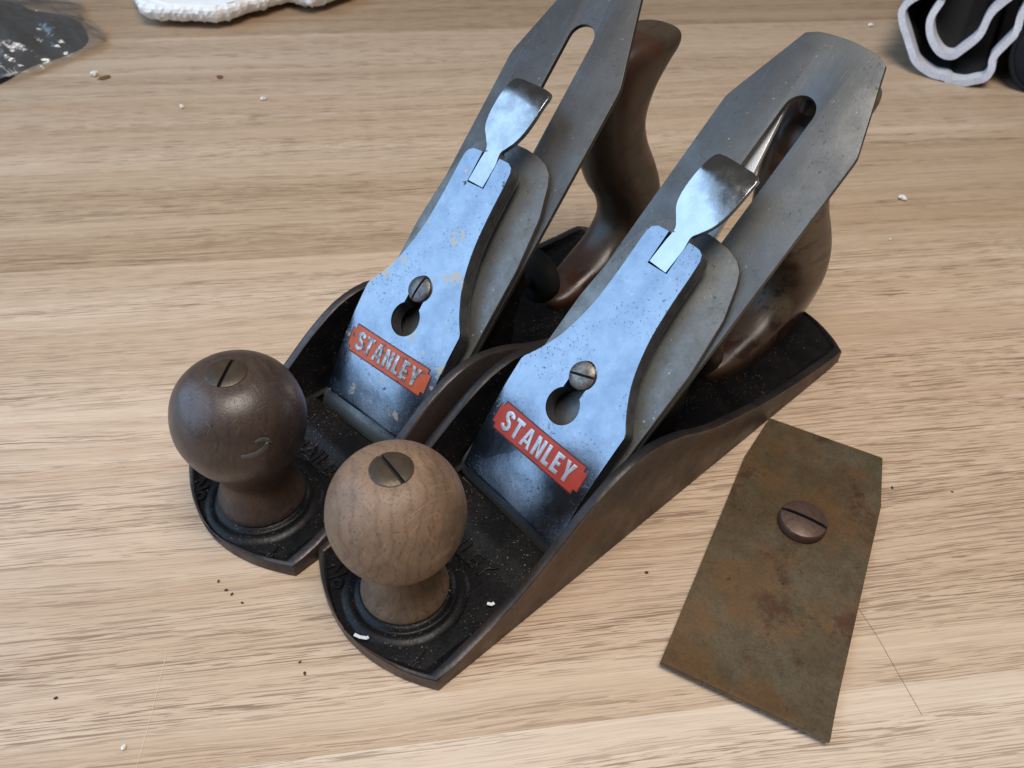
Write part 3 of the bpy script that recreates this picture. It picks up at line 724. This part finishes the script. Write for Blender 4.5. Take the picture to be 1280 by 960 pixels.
bag = heightfield('plastic_bag', -396, 545, 92, 103, lambda x, y, r: max(.35, bagh(x, y, r), inh(x, y, math.hypot((x+402)/94, (y-543)/96))+2.0*(r < .93)), 90, 90, (M['film'],), None, edgef)
for p in bag.data.polygons: p.use_smooth = False
tag(bag, 'crumpled clear plastic bag at the back left of the table', 'plastic bag')
o = heightfield('black_sleeve', -402, 543, 86, 88, inh, 60, 60, (M['blackstuff'],), None, lambda th: 1+.10*math.sin(2*th+1)+.06*math.sin(5*th)+.03*math.sin(9*th+1))
for p in o.data.polygons: p.use_smooth = True
tag(o, 'black rubbery bundle inside the clear plastic bag', 'bundle')

# ------------------------------------------------------------------ folded dark fabric wrap with grey binding
wrap = empty('fabric_wrap', (292, 549, 0), R(-27)); wrap.scale = (1.12, 1, 1.0); tag(wrap, 'folded charcoal fabric wrap with pale grey binding along its open end', 'fabric wrap')
out_c = [(-14, 62), (-22, 54), (-36, 44.5), (-41, 37), (-39, 30), (-33.5, 22), (-28, 14.5), (-22.5, 8), (-12, 3.2), (-4, 3.0), (0, 1.4), (7, 2.2), (12, 4.4), (17, 7), (18.5, 13), (17, 20), (20, 28), (23, 36), (22, 46), (25, 60)]
in_c = [(16, 58), (10, 50), (6, 42), (5, 30), (-1, 20), (-5, 15.5), (-12, 16.5), (-20, 24), (-24, 34), (-22, 44)]
def strip(bm, c2, y0, y1, th, lean, mi=0, ny=6):
    rows = []
    for j in range(ny+1):
        t = j/ny; y = y0+(y1-y0)*t; row = []
        for i, p in enumerate(c2):
            d = (c2[min(i+1, len(c2)-1)]-c2[max(i-1, 0)]).normalized(); nn = Vector((-d.y, d.x, 0))
            yy = y+lean*p.y+1.2*nz(p.x, p.y, y, .09, 6); row.append((p, nn, yy))
        rows.append(row)
    for sgn in (-.5, .5):
        vs_ = [[bm.verts.new((p.x+nn.x*th*sgn, yy, max(.15, p.y+nn.y*th*sgn))) for p, nn, yy in row] for row in rows]
        for a, b in zip(vs_, vs_[1:]):
            for i in range(len(a)-1): bm.faces.new((a[i], a[i+1], b[i+1], b[i])).material_index = mi
        if sgn < 0: V0 = vs_
    for e in (0, -1):
        for i in range(len(V0[0])-1): bm.faces.new((V0[e][i], V0[e][i+1], vs_[e][i+1], vs_[e][i])).material_index = mi
    for j in range(ny):
        for e in (0, -1): bm.faces.new((V0[j][e], V0[j+1][e], vs_[j+1][e], vs_[j][e])).material_index = mi
for nm, c2, th in (('outer_layer', out_c, 1.6), ('inner_layer', in_c, 1.6)):
    c3 = spline(c2, 5)
    bm = bmesh.new(); strip(bm, c3, 3.0, 190, th, .35, 0, 14); lay = bm_obj(nm, bm, wrap, (M['cloth'],), 60)
    bm = bmesh.new(); strip(bm, c3, -2.5, 9, th+2.4, .35, 0, 4)
    bd = bm_obj('binding', bm, lay, (M['binding'],), 60)
# black case at the right edge
case = empty('black_case', (366, 549, 0), R(-27)); tag(case, 'black nylon case with rounded piped edge at the right edge of the picture', 'case')
prof = spline([(-36, 42), (-39, 30), (-37, 18), (-30, 7), (-20, 1.6), (0, .6), (50, .6), (60, 30), (40, 70), (0, 84), (-24, 68)], 6, True)
bm = bmesh.new(); rows = []
for y, ins in ((-26, 8), (-25, 4), (-22, 1.5), (-18, 0), (60, 0), (130, 0)):
    cc = Vector((5, 40, 0)); rows.append([bm.verts.new((p.x+(cc.x-p.x)*ins/45, y, p.y+(cc.y-p.y)*ins/45)) for p in prof])
n = len(prof)
for P_, Q_ in zip(rows, rows[1:]):
    for i in range(n): bm.faces.new((P_[i], P_[(i+1) % n], Q_[(i+1) % n], Q_[i]))
bm.faces.new(rows[0]); bm.faces.new(rows[-1][::-1])
bm_obj('shell', bm, case, (M['blackcase'],), 50)
for y, k in ((-23, .03), (-8, -.02), (10, -.02)):
    bm = bmesh.new(); cc = Vector((5, 40, 0)); pp = [p+(cc-p)*k for p in prof]
    tube(bm, [(p.x, y, max(p.y, 1.7)) for p in pp+[pp[0]]], 1.7, 8, 0, False); bm_obj('piping', bm, case, (M['blackcase'],), 60)

# ------------------------------------------------------------------ crumbs, flakes, hairs
def crumb(name, x, y, z, r, mat, label, cat, seed, flat=.7, group=None):
    bm = bmesh.new(); bmesh.ops.create_icosphere(bm, subdivisions=2, radius=1)
    for v in bm.verts:
        k = 1+.45*nz(v.co.x, v.co.y, v.co.z, 1.4, seed)+.35*nz(v.co.x, v.co.y, v.co.z, 3.1, seed+5); v.co = Vector((v.co.x*k*r*1.25, v.co.y*k*r*.85, v.co.z*k*r*flat))
    mz = min(v.co.z for v in bm.verts)
    for v in bm.verts: v.co.z -= mz
    o = bm_obj(name, bm, None, (mat,), 50); o.location = (x*MM, y*MM, z*MM); o.rotation_euler = (0, 0, seed*1.3)
    tag(o, label, cat, group); return o
G1 = 'crumbs scattered on the table'
for i, (x, y, r, mt, nm, lb) in enumerate([
    (-278.2, 509.5, 2.3, 'white', 'foam_crumb', 'white foam crumb beside the plastic bag, next to a brown flake'),
    (209.3, 393.5, 1.8, 'white', 'foam_crumb', 'white foam crumb to the right of the right-hand blade'),
    (-162.3, 484.5, 1.6, 'white', 'foam_crumb', 'small white crumb between the foam offcut and the left-hand blade, farther from the bag'),
    (-208.8, 469.6, 1.5, 'white', 'foam_crumb', 'small white crumb in front of the orange flake'),
    (265.3, 647.3, 1.9, 'white', 'foam_crumb', 'white foam crumb at the back, left of the fabric wrap'),
    (-103.8, 87.6, .7, 'white', 'foam_crumb', 'tiny white crumb near the bottom left corner, by the pale fibre'),
    (190.6, 353.9, .7, 'white', 'foam_crumb', 'tiny white speck in front of the crumb beside the right-hand blade'),
    (-271.3, 506.5, 3.0, 'brown', 'brown_flake', 'brown flake beside the plastic bag, touching a white crumb'),
    (-198.4, 514.2, 2.4, 'brown', 'brown_flake', 'orange brown flake lying alone in front of the foam offcut'),
    (-128.3, 100.8, .5, 'dark', 'dark_speck', 'dark speck near the left edge at the bottom'),
    (-92.8, 141.0, .45, 'dark', 'dark_speck', 'dark speck, first of a short trail below the left-hand plane'),
    (-89.4, 137.9, .5, 'dark', 'dark_speck', 'dark speck, second of a short trail below the left-hand plane'),
    (-87.2, 136.5, .45, 'dark', 'dark_speck', 'dark speck, third of a short trail below the left-hand plane'),
    (-83.1, 133.6, .4, 'dark', 'dark_speck', 'dark speck, last of a short trail below the left-hand plane'),
    (-60.7, 114.5, .4, 'dark', 'dark_speck', 'dark speck left of the right-hand toe, upper of two'),
    (-58.5, 111.0, .5, 'dark', 'dark_speck', 'dark speck left of the right-hand toe, lower of two'),
    (47.1, 150.4, .55, 'dark', 'dark_speck', 'dark speck between the right-hand plane and the rusty plate'),
    (141.4, 190.7, .5, 'dark', 'dark_speck', 'dark speck just right of the rusty plate'),
    (163.2, 189.8, .4, 'dark', 'dark_speck', 'dark speck on the pale board at the right edge'),
    (205.3, 492.7, .8, 'dark', 'dark_speck', 'dark speck on the table in front of the fabric wrap')]):
    crumb(nm, x, y, 0.02, r, M[mt], lb, 'crumb' if mt == 'white' else ('flake' if mt == 'brown' else 'speck'), i+1, {'white': .7, 'brown': .16, 'dark': .4}[mt], G1)
def toworld(root, x, y, z):
    a = root.rotation_euler.z; c_, s_ = math.cos(a), math.sin(a); l = root.location/MM
    return (l.x+c_*x-s_*y, l.y+s_*x+c_*y, z)
def chip(root, pts, z, r, label, seed):
    bm = bmesh.new(); q = [toworld(root, x, y, z) for x, y in pts]
    c0 = Vector(q[0]); tube(bm, [Vector(p)-c0 for p in q], [(r, r*.45)]*len(q), 8); o = bm_obj('paint_chip', bm, None, (M['white'],), 50); o.location = c0*MM
    tag(o, label, 'paint chip')
chip(A, [(66.6, 2.9), (65.9, 4.6), (64.6, 6.3), (63.9, 6.4)], 5.5, .55, 'white curled paint chip on the toe in front of the pale knob', 1)
chip(A, [(29.6, 21.6), (28.8, 22.8), (27.9, 22.9)], 5.6, .55, 'white paint chip beside the wing of the right-hand toe', 2)
chip(B, [(30.2, 20.8), (29, 22.5)], 5.2, .6, 'white paint chip on the left-hand toe, behind the pale knob', 3)
def hair(name, pts, r, mat, label):
    c3 = spline([(x, y, r+.01) for x, y in pts], 8); bm = bmesh.new(); tube(bm, c3, r, 6)
    tag(bm_obj(name, bm, None, (mat,), 80), label, 'hair')
hair('hair', [(114.5, 141), (117.8, 131), (119.5, 123.8), (121.8, 114), (123.8, 105.5)], .06, M['hair'], 'thin dark hair running from under the rusty plate toward the lower right')
hair('fibre', [(-101.3, 116), (-100.6, 108), (-100, 102.6), (-99.2, 93), (-98.5, 82)], .06, M['scratch'], 'thin pale fibre on the table near the bottom left corner')
